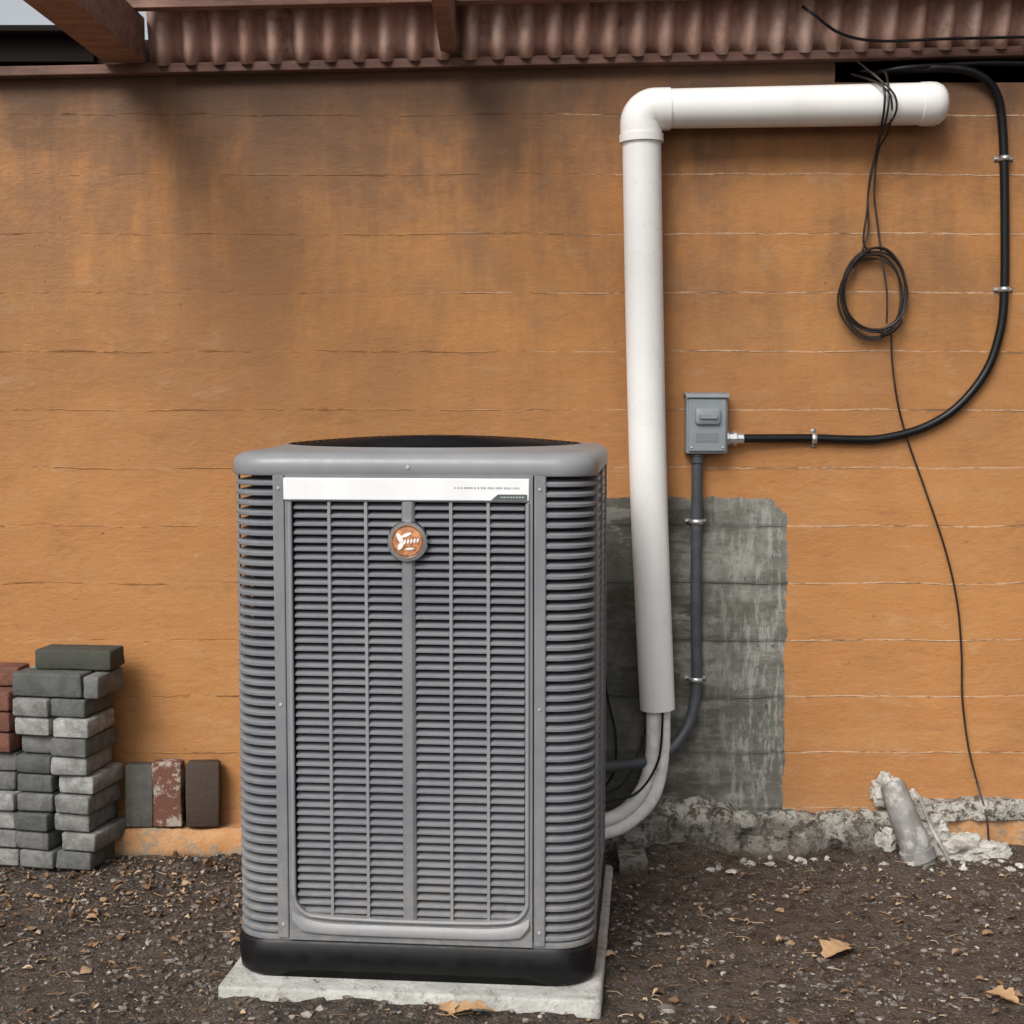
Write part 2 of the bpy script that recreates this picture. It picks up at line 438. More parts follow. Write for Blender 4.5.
b.box(-1.3, 4.2, -.95, -.90, 2.76, 2.86); b.box(-1.3, 4.2, -1.6, -1.56, 2.76, 2.95)
b.obj('purlins', [M_wood2], roof, .003)
b = MB()
for rx, wd, z0_, z1_ in ((-1.22, .13, 2.515, 2.50), (-.20, .05, 2.545, 2.58), (2.1, .05, 2.60, 2.66), (3.3, .05, 2.62, 2.68)):
    d = .14
    L = [[(rx+sx*wd/2, y, z+sz) for sx, sz in ((-1, 0), (1, 0), (1, d), (-1, d))] for y, z in ((-.053, z0_), (-.9, z1_), (-1.555, z1_+.04))]
    b.loft(L, 0, cap0=True, cap1=True)
b.obj('rafters', [M_wood2], roof, .004)
b = MB()
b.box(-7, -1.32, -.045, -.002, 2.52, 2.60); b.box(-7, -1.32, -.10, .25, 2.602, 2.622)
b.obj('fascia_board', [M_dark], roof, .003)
b = MB()
for px_ in (-3.0, 3.9):
    b.box(px_-.05, px_+.05, -1.63, -1.53, -.06, 2.755)
b.box(-3.1, -1.302, -1.6, -1.56, 2.76, 2.90)
b.obj('posts', [M_wood], roof, .004)

# ------------------------------------------------------------------ concrete pad
b = MB(); rings = []
for z, gq in ((-.10, 0), (-.008, 0), (-.002, .004), (0, .010)):
    rings.append([(p.x*1.0+.003*noise.noise(p*8), (p.y+.02 if p.y > 0 else p.y)+.003*noise.noise(p*11), z+(0 if z < -.05 else .0012*noise.noise(p*9))) for p in rrect(.478-gq, .02, z, 4, .525-gq)])
b.loft(rings, 0, cap0=True, cap1=True)
b.obj('concrete_pad', [M_pad], loc=(UC[0], UC[1], 0), rotz=RZ, angle=50)

# ------------------------------------------------------------------ air conditioner
ac = empty('air_conditioner_unit', UC, RZ)
HW = .455; CR = .10
b = MB()
def foot(p, z):
    m = min(abs(p.x), abs(p.y)); k = max(0, min(1, (.36-m)/.05)); return z+.018*k*k*(3-2*k)
r0 = [(p.x, p.y, foot(p, .001)) for p in rrect(HW-.006, CR, 0)]
r1 = [(p.x, p.y, foot(p, .010)) for p in rrect(HW+.002, CR, 0)]
b.loft([r0, r1, rrect(HW+.006, CR, .050), rrect(HW+.004, CR, .090), rrect(HW-.002, CR, .098), rrect(HW-.03, CR*.8, .10)], 0, cap0=True, cap1=True)
b.obj('base_pan', [M_black], ac, angle=40)
b = MB(); b.loft([rrect(HW-.035, .08, .09), rrect(HW-.035, .08, 1.28)], 0, cap0=True, cap1=False)
b.obj('condenser_coil', [M_coil], ac)
b = MB()
b.loft([rrect(HW-.03, .08, .099), rrect(HW, CR, .099), rrect(HW+.001, CR, .104), rrect(HW, CR, .112), rrect(HW-.03, .08, .116)], 0)
b.obj('bottom_band', [M_grey], ac)
def upath(off):
    h = HW-off; r = CR-off; P = [(-.325, -h)]
    for cx, cy, a0 in ((-(HW-CR), -(HW-CR), 270), (-(HW-CR), HW-CR, 180), (HW-CR, HW-CR, 90), (HW-CR, -(HW-CR), 0)):
        for i in range(9):
            a = R(a0-90*i/8); P.append((cx+r*math.cos(a), cy+r*math.sin(a)))
    P.append((.325, -h)); return P
b = MB()
N = 46; z0, z1 = .116, 1.270; pit = (z1-z0)/N
prof = [(.005, .0), (.001, .002), (0, .0090), (.003, .0115), (.008, .0127), (.030, .0175), (.030, .015), (.009, .0095), (.007, .002)]
for k in range(N):
    z = z0+k*pit
    paths = [[(x, y, z+dz) for x, y in upath(o_)] for o_, dz in prof]
    rings = list(map(list, zip(*paths)))
    b.loft(rings, 0, cap0=True, cap1=True)
b.obj('wrap_louvers', [M_slat], ac, angle=40)
b = MB()
for s_ in (-1, 1):
    for yy in (-.335, 0, .335):
        b.box(s_*(HW+.002)-.004, s_*(HW+.002)+.002, yy-.008, yy+.008, .105, 1.27)
for xx in (-.335, -.11, .11, .335): b.box(xx-.008, xx+.008, HW-.002, HW+.004, .105, 1.27)
b.obj('side_strips', [M_grey], ac, .0015)
b = MB()
for s_ in (-1, 1):
    a_, c_ = sorted((s_*.3085, s_*.338))
    b.box(a_, c_, -HW-.004, -HW+.03, .103, 1.275)
b.obj('front_jambs', [M_grey], ac, .004, seg=3)
FY = -HW-.007
def zin(x):
    x = abs(x); z = .162+.010*(x/.29)**2
    if x > .237: z = .1685+.055-math.sqrt(max(0, .055**2-(x-.237)**2))
    return z
b = MB()
L = []
for i in range(-60, 61):
    x = .2915*math.sin(math.pi/2*i/60)
    L.append([(x, FY, .103), (x, FY, zin(x)), (x, FY+.02, zin(x)+.004), (x, FY+.02, .103)])
b.loft(L, 0, cap0=True, cap1=True)
for s_ in (-1, 1):
    a_, c_ = sorted((s_*.2915, s_*.306)); b.box(a_, c_, FY, FY+.02, .103, 1.208)
b.box(-.306, .306, FY, FY+.02, 1.208, 1.275)
b.obj('front_panel_frame', [M_grey], ac, .0012)
b = MB()
def umold(hx, zb, r, y, rad, ztop):
    P = [(-hx, y, ztop), (-hx, y, zb+r+.2), (-hx, y, zb+r+.01)]
    for i in range(9):
        a = R(180+90*i/8); P.append((-hx+r+r*math.cos(a), y, zb+r+.006+r*math.sin(a)))
    for k in range(1, 12):
        x = -hx+r+(2*hx-2*r)*k/12; P.append((x, y, zb+.006*(x/hx)**2))
    for i in range(9):
        a = R(270+90*i/8); P.append((hx-r+r*math.cos(a), y, zb+r+.006+r*math.sin(a)))
    P += [(hx, y, zb+r+.01), (hx, y, zb+r+.2), (hx, y, ztop)]
    return P
b.tube(umold(.2935, .158, .055, FY-.001, .006, 1.205), .0055, 0, 8, 3)
b.obj('field_molding', [M_ltgrey], ac, angle=60)
b = MB(); L = []
for i in range(-40, 41):
    x = .298*i/40; k = (abs(x)/.298)
    zt = .146+.030*k**8; zb = .118+.012*k**6+.02*max(0, k-.93)/.07
    L.append([(x, FY-.0005, zt), (x, FY-.004, zt-.006), (x, FY-.010, zb+.010), (x, FY-.008, zb+.003), (x, FY-.0005, zb)])
b.loft(L, 0, cap0=True, cap1=True)
b.obj('lower_lip', [M_ltgrey], ac, angle=50)
b = MB()
NR = 51; zb0, zt0 = .150, 1.208; pt = (zt0-zb0)/NR
sp = [(.001, .0), (-.003, .0015), (-.0035, .0056), (-.0015, .0070), (.018, .0145), (.018, .0130), (.003, .0054), (.002, .001)]
cols = []
for s_ in (-1, 1):
    for k in range(3):
        a_ = .0165+k*.0918; cols.append(sorted((s_*a_, s_*(a_+.0855))))
for a_, c_ in cols:
    for k in range(NR):
        z = zb0+k*pt
        b.loft([[(x, -HW+.001+dy, z+dz) for dy, dz in sp] for x in (a_, c_)], 0, cap0=True, cap1=True)
b.obj('front_louvers', [M_slat], ac, angle=30)
b = MB()
for s_ in (-1, 1):
    for k in (1, 2):
        x = s_*(.0165+k*.0918-.00315); b.box(x-.0040, x+.0040, -HW-.0048, -HW+.02, .150, 1.208)
b.obj('column_ribs', [M_ltgrey], ac, .001)
b = MB()
L = [[(-wd_, -HW+.015, z), (-wd_, -HW-.003, z), (-wd_*.55, -HW-.010, z), (wd_*.55, -HW-.010, z), (wd_, -HW-.003, z), (wd_, -HW+.015, z)] for z, wd_ in ((.155, .0175), (1.0, .0165), (1.208, .016))]
b.loft(L, 0, cap0=True, cap1=True)
b.obj('centre_rib', [M_grey], ac, .0015)
b = MB()
b.box(-.309, .298, FY-.005, FY+.002, 1.211, 1.266)
b.obj('label_strip', [M_label], ac, .003)
b = MB(); x = .115
random.seed(3)
while x < .275:
    l = random.uniform(.003, .006); b.box(x, x+l, FY-.0056, FY-.004, 1.241, 1.2455); x += l+random.choice((.0015, .0015, .004))
b.obj('label_print', [M_text], ac)
b = MB(); b.add([(.205, FY-.0062, 1.214), (.293, FY-.0062, 1.214), (.293, FY-.0062, 1.228), (.222, FY-.0062, 1.228)], [(0, 1, 2, 3)])
b.obj('label_badge', [M_green], ac)
b = MB(); x = .228
while x < .285:
    l = random.uniform(.004, .007); b.box(x, x+l, FY-.0072, FY-.0063, 1.2192, 1.2228); x += l+.002
b.obj('badge_print', [M_text], ac)
b = MB()
ME = Matrix.Translation((0, -HW-.010, 1.112)) @ Matrix.Rotation(R(90), 4, 'X')
lathe(b, [(.050, -.008), (.050, .006), (.0475, .010), (.0395, .010), (.037, .006), (.0365, .003)], 48, 0, ME)
lathe(b, [(.0370, .002), (.035, .0065), (.0, .0085)], 40, 1, ME)
def blob(cx, cz, rx, rz, a):
    pts = []
    for i in range(14):
        t_ = 2*math.pi*i/14; u = rx*math.cos(t_); v = rz*math.sin(t_)
        pts.append((cx+u*math.cos(a)-v*math.sin(a), -HW-.0195, 1.112+cz+u*math.sin(a)+v*math.cos(a)))
    b.add(pts, [tuple(range(14))], 2)
blob(-.018, .008, .006, .014, .5); blob(-.016, -.010, .006, .012, -.5); blob(-.002, .016, .013, .004, .4); blob(.006, -.018, .012, .003, .1)
for k in range(5): blob(-.006+k*.0080, -.001+.001*k, .0026, .006, -.2)
b.obj('emblem', [M_chrome, M_orange, M_white], ac, angle=40)
b = MB()
for s_ in (-1, 1):
    for z in (.14, .70, 1.24):
        lathe(b, [(.0045, 0), (.004, .0025), (0, .003)], 12, 0, Matrix.Translation((s_*.323, -HW-.004, z)) @ Matrix.Rotation(R(90), 4, 'X'))
lathe(b, [(.005, 0), (.004, .0025), (0, .003)], 12, 0, Matrix.Translation((0, -HW-.006, 1.292)) @ Matrix.Rotation(R(90), 4, 'X'))
b.obj('screws', [M_text], ac)
b = MB()
def circ(like, r, z):
    return [Vector((r*p.x/math.hypot(p.x, p.y), r*p.y/math.hypot(p.x, p.y), z)) for p in like]
base = rrect(HW, CR, 0)
def lerp_r(a, c, t_): return [p.lerp(q, t_) for p, q in zip(a, c)]
q1 = rrect(HW-.030, .09, 1.3285); q2 = circ(base, .402, 1.3365)
b.loft([rrect(HW-.03, .08, 1.271), rrect(HW+.003, CR, 1.271), rrect(HW+.006, CR+.003, 1.275), rrect(HW+.006, CR+.003, 1.298),
        rrect(HW+.003, CR, 1.310), rrect(HW-.006, CR, 1.320), rrect(HW-.018, .095, 1.326), q1,
        lerp_r(q1, q2, .5), circ(base, .407, 1.3375), circ(base, .403, 1.3385), circ(base, .398, 1.335), circ(base, .396, 1.29), circ(base, .38, 1.10)], 0)
b.obj('top_cap', [M_ltgrey], ac, angle=40)
b = MB()
def dome(r): return 1.337+.020*(1-(r/.396)**2)
for k in range(1, 23):
    r = .396*k/22
    b.tube([(r*math.cos(2*math.pi*i/48), r*math.sin(2*math.pi*i/48), dome(r)) for i in range(48)], .0026, 0, 5, 1, smooth=False, closed=True)
for k in range(20):
    a = 2*math.pi*k/20
    b.tube([(r*math.cos(a), r*math.sin(a), dome(r)-.003) for r in (.05, .15, .25, .33, .396)], .0028, 0, 5, 1, smooth=False)
b.obj('fan_grille', [M_wire], ac, angle=60)
b = MB()
lathe(b, [(.06, 1.20), (.06, 1.350), (.055, 1.358), (.02, 1.361), (0, 1.361)], 32)
for k in range(3):
    M_ = Matrix.Rotation(2*math.pi*k/3, 4, 'Z')
    b.add([(.05, -.05, 1.24), (.05, .05, 1.28), (.2, .12, 1.295), (.365, .15, 1.29), (.37, -.06, 1.24), (.2, -.09, 1.235)], [(0, 1, 2, 5), (5, 2, 3, 4)], 0, M_)
b.obj('fan_motor', [M_black], ac)

# ------------------------------------------------------------------ PVC line-set cover pipe
ox, oy, oz = .407, -.09, 2.372
pv = empty('pvc_pipe', (ox, oy, oz))
def rel(p): return (p[0]-ox, p[1]-oy, p[2]-oz)
b = MB()
b.tube([rel((.406, -.09, 2.33)), rel((.420, -.092, 1.70)), rel((.439, -.092, 1.10)), rel((.471, -.085, .459))], [.061, .0605, .0595, .0565], 0, 40, 8)
b.tube([rel((.45, -.09, 2.366)), rel((.9, -.09, 2.374)), rel((1.31, -.09, 2.382))], [.0605, .063, .065], 0, 40, 4)
b.obj('straight_runs', [M_pvc], pv, angle=50)
b = MB()
el = [rel((.406, -.09, 2.275)), rel((.405, -.09, 2.312))]
for i in range(0, 7):
    a = R(180-90*i/6); el.append(rel((.405+.045+.045*math.cos(a), -.09, 2.320+.045*math.sin(a))))
el += [rel((.495, -.09, 2.366))]
b.tube(el, .0655, 0, 40, 4)
b.tube([rel((.4065, -.09, 2.262)), rel((.406, -.09, 2.286))], .0695, 0, 40, 2, smooth=False)
b.obj('elbow', [M_pvc], pv, .003, angle=50)
b = MB()
MC = Matrix.Translation(rel((1.285, -.09, 2.381))) @ Matrix.Rotation(R(90), 4, 'Y')
lathe(b, [(.064, -.008), (.0670, -.006), (.0680, .020), (.067, .040), (.060, .058), (.045, .072), (.024, .079), (0, .081)], 40, 0, MC)
b.obj('end_cap', [M_pvc], pv, angle=50)
b = MB()
for z, xx in ((1.95, .416), (.75, .456)):
    b.box(xx-ox-.03, xx-ox+.03, -.045-oy, -.002-oy, z-oz-.012, z-oz+.012)
b.obj('wall_straps', [M_zinc], pv)

b = MB()
b.tube([(.455, -.10, .50), (.455, -.10, .42), (.450, -.105, .30), (.42, -.115, .20), (.35, -.15, .135), (.24, -.22, .12), (.05, -.30, .13)], .022, 0, 14)
b.tube([(.492, -.08, .50), (.492, -.08, .42), (.488, -.085, .30), (.462, -.10, .185), (.40, -.125, .115), (.30, -.18, .080), (.05, -.30, .08)], .022, 0, 14)
b.tube([(.445, -.075, .50), (.44, -.075, .42), (.40, -.11, .30), (.345, -.15, .22), (.20, -.28, .2)], .004, 1, 8)
b.tube([(.48, -.12, .50), (.483, -.125, .43), (.47, -.13, .30), (.415, -.14, .21), (.34, -.18, .185), (.2, -.28, .2)], .004, 1, 8)
b.tube([(.30, -.02, .62), (.31, -.02, .50), (.34, -.03, .36), (.33, -.06, .24), (.26, -.2, .2)], .004, 1, 8)
b.obj('refrigerant_line', [M_wrap, M_cable], angle=50)

# ------------------------------------------------------------------ electrical disconnect
bx = empty('electrical_disconnect_box', (.624, 0, 1.382))
b = MB(); b.box(-.066, .066, -.072, -.002, -.098, .086); b.obj('enclosure', [M_box], bx, .004)
b = MB()
L = [[(sx, -.002, .100), (sx, -.082, .094), (sx, -.086, .088), (sx, -.086, .080), (sx, -.073, .0865), (sx, -.002, .0865)] for sx in (-.070, .070)]
b.loft(L, 0, cap0=True, cap1=True); b.obj('hood', [M_box], bx, .002)
b = MB(); b.box(-.060, .060, -.080, -.0725, -.090, .078); b.obj('cover', [M_box], bx, .003)
b = MB(); L = [[(p.x, -.0805-d, p.y+.022) for p in rrect(.040-s_, .010, 0, 6, .026-s_)] for d, s_ in ((0, 0), (.012, .001), (.015, .005))]
b.loft(L, 0, cap1=True)
L = [[(p.x, -.0955-d, p.y+.022) for p in rrect(.030-s_, .005, 0, 6, .008-s_)] for d, s_ in ((0, 0), (.009, .001))]
b.loft(L, 0, cap1=True)
b.obj('pull_handle', [M_box], bx, angle=40)
b = MB(); b.box(-.036, .036, -.0815, -.0803, -.060, -.032, 0)
for k in range(3): b.box(-.030, .030-.01*(k % 2), -.0822, -.0816, -.0385-k*.007, -.037-k*.007, 1)
b.obj('warning_label', [M_boxd, M_box], bx)
MH = Matrix.Translation((.066, -.036, -.050)) @ Matrix.Rotation(R(90), 4, 'Y')
b = MB()
for xx in (-.05, .05): lathe(b, [(.004, 0), (.0035, .002), (0, .003)], 10, 0, Matrix.Translation((xx, -.0802, -.078)) @ Matrix.Rotation(R(90), 4, 'X'))
lathe(b, [(.026, 0), (.026, .007), (.020, .008), (.020, .020), (.024, .021), (.024, .034), (.017, .036), (.017, .056), (.014, .058)], 8, 0, MH)
b.obj('cable_connector', [M_zinc], bx, .001, angle=30)
b = MB(); MV = Matrix.Translation((-.026, -.036, -.098)) @ Matrix.Rotation(R(180), 4, 'X')
lathe(b, [(.026, 0), (.026, .008), (.022, .009), (.022, .030), (.019, .034)], 24, 0, MV)
b.obj('conduit_fitting', [M_cond], bx, angle=30)

def mk(pts, o_): return [(p[0]-o_[0], p[1]-o_[1], p[2]-o_[2]) for p in pts]
oo = (.598, -.036, 1.26); cd = empty('electrical_conduit', oo)
b = MB()
b.tube(mk([(.598, -.036, 1.27), (.598, -.034, 1.05), (.599, -.03, .80), (.603, -.03, .56), (.597, -.035, .47), (.568, -.05, .385), (.51, -.075, .32), (.42, -.11, .29), (.31, -.17, .292), (.15, -.28, .30)], oo), .0180, 0, 18)
b.obj('flexible_tube', [M_cond], cd, angle=60)
def strap(mb, x, y, z, r, vert=True):
    pts = [(-r-.016, -.0025), (-r-.002, -.0025)]
    for i in range(9):
        a = math.pi-math.pi*i/8; pts.append((r*1.08*math.cos(a), y-r*1.08*math.sin(a)-.001))
    pts += [(r+.002, -.0025), (r+.016, -.0025)]
    def P(u, w_, s_): return (x+u, w_, z+s_) if vert else (x+s_, w_, z+u)
    mb.loft([[P(u, w_, -.008) for u, w_ in pts], [P(u, w_, .008) for u, w_ in pts]], 0, closed=False)
    for s_ in (-1, 1):
        c_ = P(s_*(r+.010), -.004, 0); lathe(mb, [(.004, 0), (.003, .003), (0, .0035)], 8, 0, Matrix.Translation(c_) @ Matrix.Rotation(R(90), 4, 'X'))
def straps(name, lst, parent, o_):
    b = MB()
    for x, y, z, r, v in lst: strap(b, x, y, z, r, v)
    b.v = [(p[0]-o_[0], p[1]-o_[1], p[2]-o_[2]) for p in b.v]
    ob = b.obj(name, [M_zinc], parent, angle=30); s_ = ob.modifiers.new('th', 'SOLIDIFY'); s_.thickness = .0015
straps('straps', [(.598, -.032, 1.063, .019, True), (.602, -.03, .545, .019, True)], cd, oo)

oo = (.76, -.036, 1.33); pc = empty('power_cable', oo)
b = MB()
b.tube(mk([(.735, -.036, 1.332), (.82, -.028, 1.332), (.977, -.018, 1.332), (1.10, -.018, 1.328), (1.20, -.018, 1.332), (1.33, -.018, 1.366), (1.44, -.018, 1.434), (1.53, -.018, 1.549), (1.572, -.018, 1.68), (1.582, -.018, 1.81),
              (1.578, -.018, 2.02), (1.570, -.018, 2.22), (1.560, -.020, 2.34), (1.54, -.028, 2.42), (1.495, -.035, 2.472), (1.42, -.035, 2.500), (1.30, -.02, 2.505), (1.20, .05, 2.505), (1.14, .16, 2.50)], oo), .0142, 0, 14)
b.obj('jacket', [M_cable], pc, angle=60)
straps('cable_straps', [(.977, -.018, 1.332, .0145, False), (1.582, -.018, 1.81, .0145, True), (1.573, -.018, 2.225, .0145, True)], pc, oo)
b = MB()
b.tube(mk([(1.06, .17, 2.50), (1.15, .03, 2.498), (1.24, -.03, 2.505), (1.40, -.03, 2.515), (1.55, -.03, 2.52), (1.8, -.02, 2.515), (2.2, .05, 2.51)], oo), .009, 0, 10)
b.tube(mk([(.90, -.125, 2.67), (.93, -.15, 2.64), (1.02, -.12, 2.59), (1.15, -.10, 2.572), (1.4, -.10, 2.580), (1.9, -.10, 2.59)], oo), .005, 0, 8)
b.obj('feeder_wires', [M_cable], pc, angle=60)

oo = (1.16, -.16, 2.45); hw = empty('hanging_wire', oo)
b = MB()
b.tube(mk([(1.11, -.01, 2.50), (1.125, -.10, 2.475), (1.145, -.165, 2.42), (1.148, -.168, 2.36), (1.155, -.10, 2.30), (1.150, -.05, 2.22), (1.135, -.03, 2.10), (1.140, -.025, 2.00), (1.12, -.025, 1.93), (1.09, -.03, 1.86)], oo), .0035, 0, 6)
b.tube(mk([(1.17, -.01, 2.50), (1.165, -.11, 2.47), (1.16, -.170, 2.40), (1.158, -.160, 2.33), (1.155, -.07, 2.26), (1.140, -.03, 2.16), (1.132, -.03, 2.05), (1.125, -.025, 1.96), (1.15, -.03, 1.92)], oo), .0035, 0, 6)
b.tube(mk([(1.08, -.01, 2.49), (1.13, -.16, 2.43), (1.17, -.165, 2.38), (1.18, -.10, 2.30), (1.160, -.05, 2.24), (1.155, -.03, 2.12), (1.168, -.025, 2.02), (1.185, -.03, 1.90), (1.200, -.035, 1.80), (1.20, -.04, 1.70)], oo), .0032, 0, 6)
b.tube(mk([(1.09, -.05, 2.52), (1.12, -.14, 2.46), (1.175, -.166, 2.40), (1.185, -.17, 2.35), (1.175, -.13, 2.315), (1.15, -.10, 2.31)], oo), .0035, 0, 6)
cr = random.Random(4); P = []
for i in range(5*16):
    a = 2*math.pi*i/16 + .9; k = i/80
    rx = .100+.009*math.sin(i*.37)+cr.uniform(-.002, .002); rz = .130+.010*math.cos(i*.29)
    P.append((1.163+rx*math.cos(a)+.008*math.sin(k*9), -.020-.018*k+cr.uniform(-.002, .002), 1.795+rz*math.sin(a)+.008*math.cos(k*7)))
b.tube(mk(P, oo), .0040, 0, 6, 3)
b.tube(mk([(1.175, -.03, 1.68), (1.20, -.055, 1.665), (1.24, -.055, 1.70), (1.245, -.03, 1.72)], oo), .006, 0, 6)
b.tube(mk([(1.215, -.04, 1.69), (1.225, -.02, 1.58), (1.245, -.02, 1.45), (1.28, -.015, 1.33), (1.34, -.015, 1.17), (1.41, -.02, .97), (1.452, -.02, .80), (1.472, -.015, .63), (1.478, -.015, .48), (1.50, -.02, .32), (1.53, -.04, .19), (1.545, -.085, .10), (1.555, -.09, -.02)], oo), .0034, 0, 6)
b.obj('wire_loops', [M_thin], hw, angle=60)

# ------------------------------------------------------------------ broken drain stub and rubble
dp = empty('drain_pipe', (1.30, -.12, .05))
b = MB()
b.tube([(-.060, .055, .155), (-.040, .015, .085), (-.012, -.01, .005), (.014, -.02, -.07), (.022, -.02, -.12)], [.040, .045, .048, .049, .049], 0, 28, 5)
b.tube([(.002, -.018, -.035), (.014, -.02, -.072)], .056, 0, 28, 2, smooth=False)
b.tube([(.015, .0, .13), (.045, -.03, .04), (.085, -.06, -.04), (.11, -.07, -.10)], .006, 0, 10)
b.obj('pipe_stub', [M_dpipe], dp, .002, angle=50)
def lump(mb, c, s_, seed, amp=.35, sub=3, mi=0):
    bm = bmesh.new(); bmesh.ops.create_icosphere(bm, subdivisions=sub, radius=1)
    vs = []
    for v in bm.verts:
        p = v.co.copy(); k = 1+amp*noise.noise(p*1.4+Vector((seed, 0, 0)))+amp*.5*noise.noise(p*4+Vector((0, seed, 0)))+amp*.25*noise.noise(p*9+Vector((0, seed, 3)))
        p = p*k; vs.append((c[0]+p.x*s_[0], c[1]+p.y*s_[1], c[2]+p.z*s_[2]))
    fs = [tuple(x.index for x in f.verts) for f in bm.faces]; bm.free(); mb.add(vs, fs, mi)
b = MB()
lump(b, (1.235, -.02, .175), (.050, .040, .055), 1.3, .5, 4)
lump(b, (1.315, -.025, .12), (.045, .035, .045), 3.3, .5, 4)
lump(b, (1.385, -.05, .05), (.050, .045, .060), 4.7, .5, 4)
lump(b, (1.46, -.10, .000), (.095, .065, .045), 7.1, .55, 4)
lump(b, (1.56, -.09, -.004), (.060, .05, .030), 9.1, .5, 4)
lump(b, (1.225, -.06, .03), (.04, .035, .06), 2.2, .5, 3)
for k in range(44):
    q_ = cr.random()
    lump(b, (cr.uniform(.55, 1.72) if q_ < .5 else cr.gauss(1.42, .13), cr.uniform(-.26, -.09), -.024), (cr.uniform(.005, .018),)*2+(cr.uniform(.004, .012),), k*3.1, .6, 2)
b.obj('concrete_rubble', [M_plaster], angle=35)
b = MB(); b.box(.335, .425, -.28, -.10, -.06, .025); b.obj('concrete_block', [M_foot], bevel=.006)

# ------------------------------------------------------------------ bricks and pavers
def brick(mb, x, y, z, l, d, h, rot=0, mi=0, chip=.0025, seed=0, tilt=0, M0=None):
    rings = []
    M_ = Matrix.Translation((x, y, z)) @ Matrix.Rotation(rot, 4, 'Z') @ Matrix.Rotation(tilt, 4, 'Y')
    if M0: M_ = M0 @ M_
    bv = .006
    for zz, ins in ((0, bv), (bv*.4, bv*.3), (bv, 0), (h*.5, 0), (h-bv, 0), (h-bv*.4, bv*.3), (h, bv)):
        ring = []
        for p in rrect(l/2-ins, .006, zz, 3, d/2-ins):
            q = Vector((seed*3.7, seed*1.3, seed))
            k = noise.noise(p*35+q)*chip+noise.noise(p*90+q)*chip*.5
            dd = Vector((p.x, p.y, 0)).normalized()*k
            ring.append((p.x+dd.x, p.y+dd.y, zz+noise.noise(p*60+q)*chip*.3))
        rings.append(ring)
    mb.loft(rings, mi, cap0=True, cap1=True, M=M_)
br = random.Random(11)
MS = Matrix.Translation((-1.305, -.17, 0)) @ Matrix.Rotation(R(-11), 4, 'Z')
b = MB(); H = .0612; sd = 0; zb = -.022
for ci, (cx, top) in enumerate(((-.310, 6), (-.185, 9), (-.060, 9), (-.435, 6), (-.56, 5))):
    for k in range(top):
        sd += 1
        ext = .014 if (ci == 2 and k % 3 == 1) else 0
        brick(b, cx+br.uniform(-.009, .009)+ext, br.uniform(-.016, .016), zb+k*H, .118, .20, H-.0045, R(br.uniform(-3.5, 3.5)), 0, .005, sd, M0=MS)
z = zb+9*H
brick(b, -.135, -.05, z, .232, .10, .074, R(1.5), 0, .004, 90, M0=MS); brick(b, -.13, .055, z, .24, .10, .074, R(-1), 0, .004, 91, M0=MS)
brick(b, .012, -.005, z, .05, .19, .070, R(2), 0, .004, 95, M0=MS)
brick(b, -.085, .03, z+.0755, .25, .12, .062, R(4), 1, .004, 92, M0=MS)
for k in range(3):
    brick(b, -.320+br.uniform(-.008, .008), 0, zb+6*H+k*.066+.001, .115, .205, .062, R(br.uniform(-5, 5)), 2, .004, 60+k, M0=MS)
    brick(b, -.455+br.uniform(-.008, .008), 0, zb+6*H+k*.066+.001, .115, .205, .062, R(br.uniform(-5, 5)), 2, .004, 70+k, M0=MS)
brick(b, -.36, .01, zb+6*H+3*.066+.001, .17, .1, .06, R(8), 2, .003, 81, M0=MS)
b.obj('paver_stack', [M_paver, M_pavtop, M_red], angle=40)
for x, wd_, h, mat, rz, ti in ((-1.218, .092, .205, M_upav, 3, 1.2), (-1.120, .094, .215, M_mort, -3, -.8), (-1.010, .108, .212, M_brown, 5, .6)):
    b = MB(); brick(b, 0, 0, 0, wd_, .062, h, 0, 0, .006, x*9)
    o = b.obj('brick', [mat], loc=(x, -.050, .066), rotz=R(rz), angle=40); o.rotation_euler[1] = R(ti)

# ------------------------------------------------------------------ gravel, twigs and leaves
ico = bmesh.new(); bmesh.ops.create_icosphere(ico, subdivisions=1, radius=1)
iv = [v.co.copy() for v in ico.verts]; iF = [tuple(x.index for x in f.verts) for f in ico.faces]; ico.free()
gr = random.Random(21)
def onpad(x, y, m=.0): return paddist(x, y) < m
b = MB(); cnt = 0
while cnt < 18000:
    x = gr.uniform(-2.2, 2.2); y = -gr.uniform(.09, 2.2)
    dens = .52+1.1*noise.noise(Vector((x*2.3, y*2.3, 3)))+(.35 if x < -.6 else 0)
    if gr.random() > dens or onpad(x, y, .004): continue
    s_ = .0016+.0095*gr.random()**4.5+(.008 if gr.random() < .006 else 0)
    M_ = Matrix.Translation((x, y, gh(x, y)+s_*.2)) @ Matrix.Rotation(gr.uniform(0, 6.28), 4, 'Z') @ Matrix.Diagonal((s_*gr.uniform(.8, 1.6), s_*gr.uniform(.7, 1.1), s_*gr.uniform(.45, .8), 1))
    q = gr.uniform(0, 99)
    b.add([p*(1+.45*noise.noise(p*1.5+Vector((q, 0, 0)))) for p in iv], iF, 0, M_); cnt += 1
b.obj('gravel', [M_stone], angle=30)

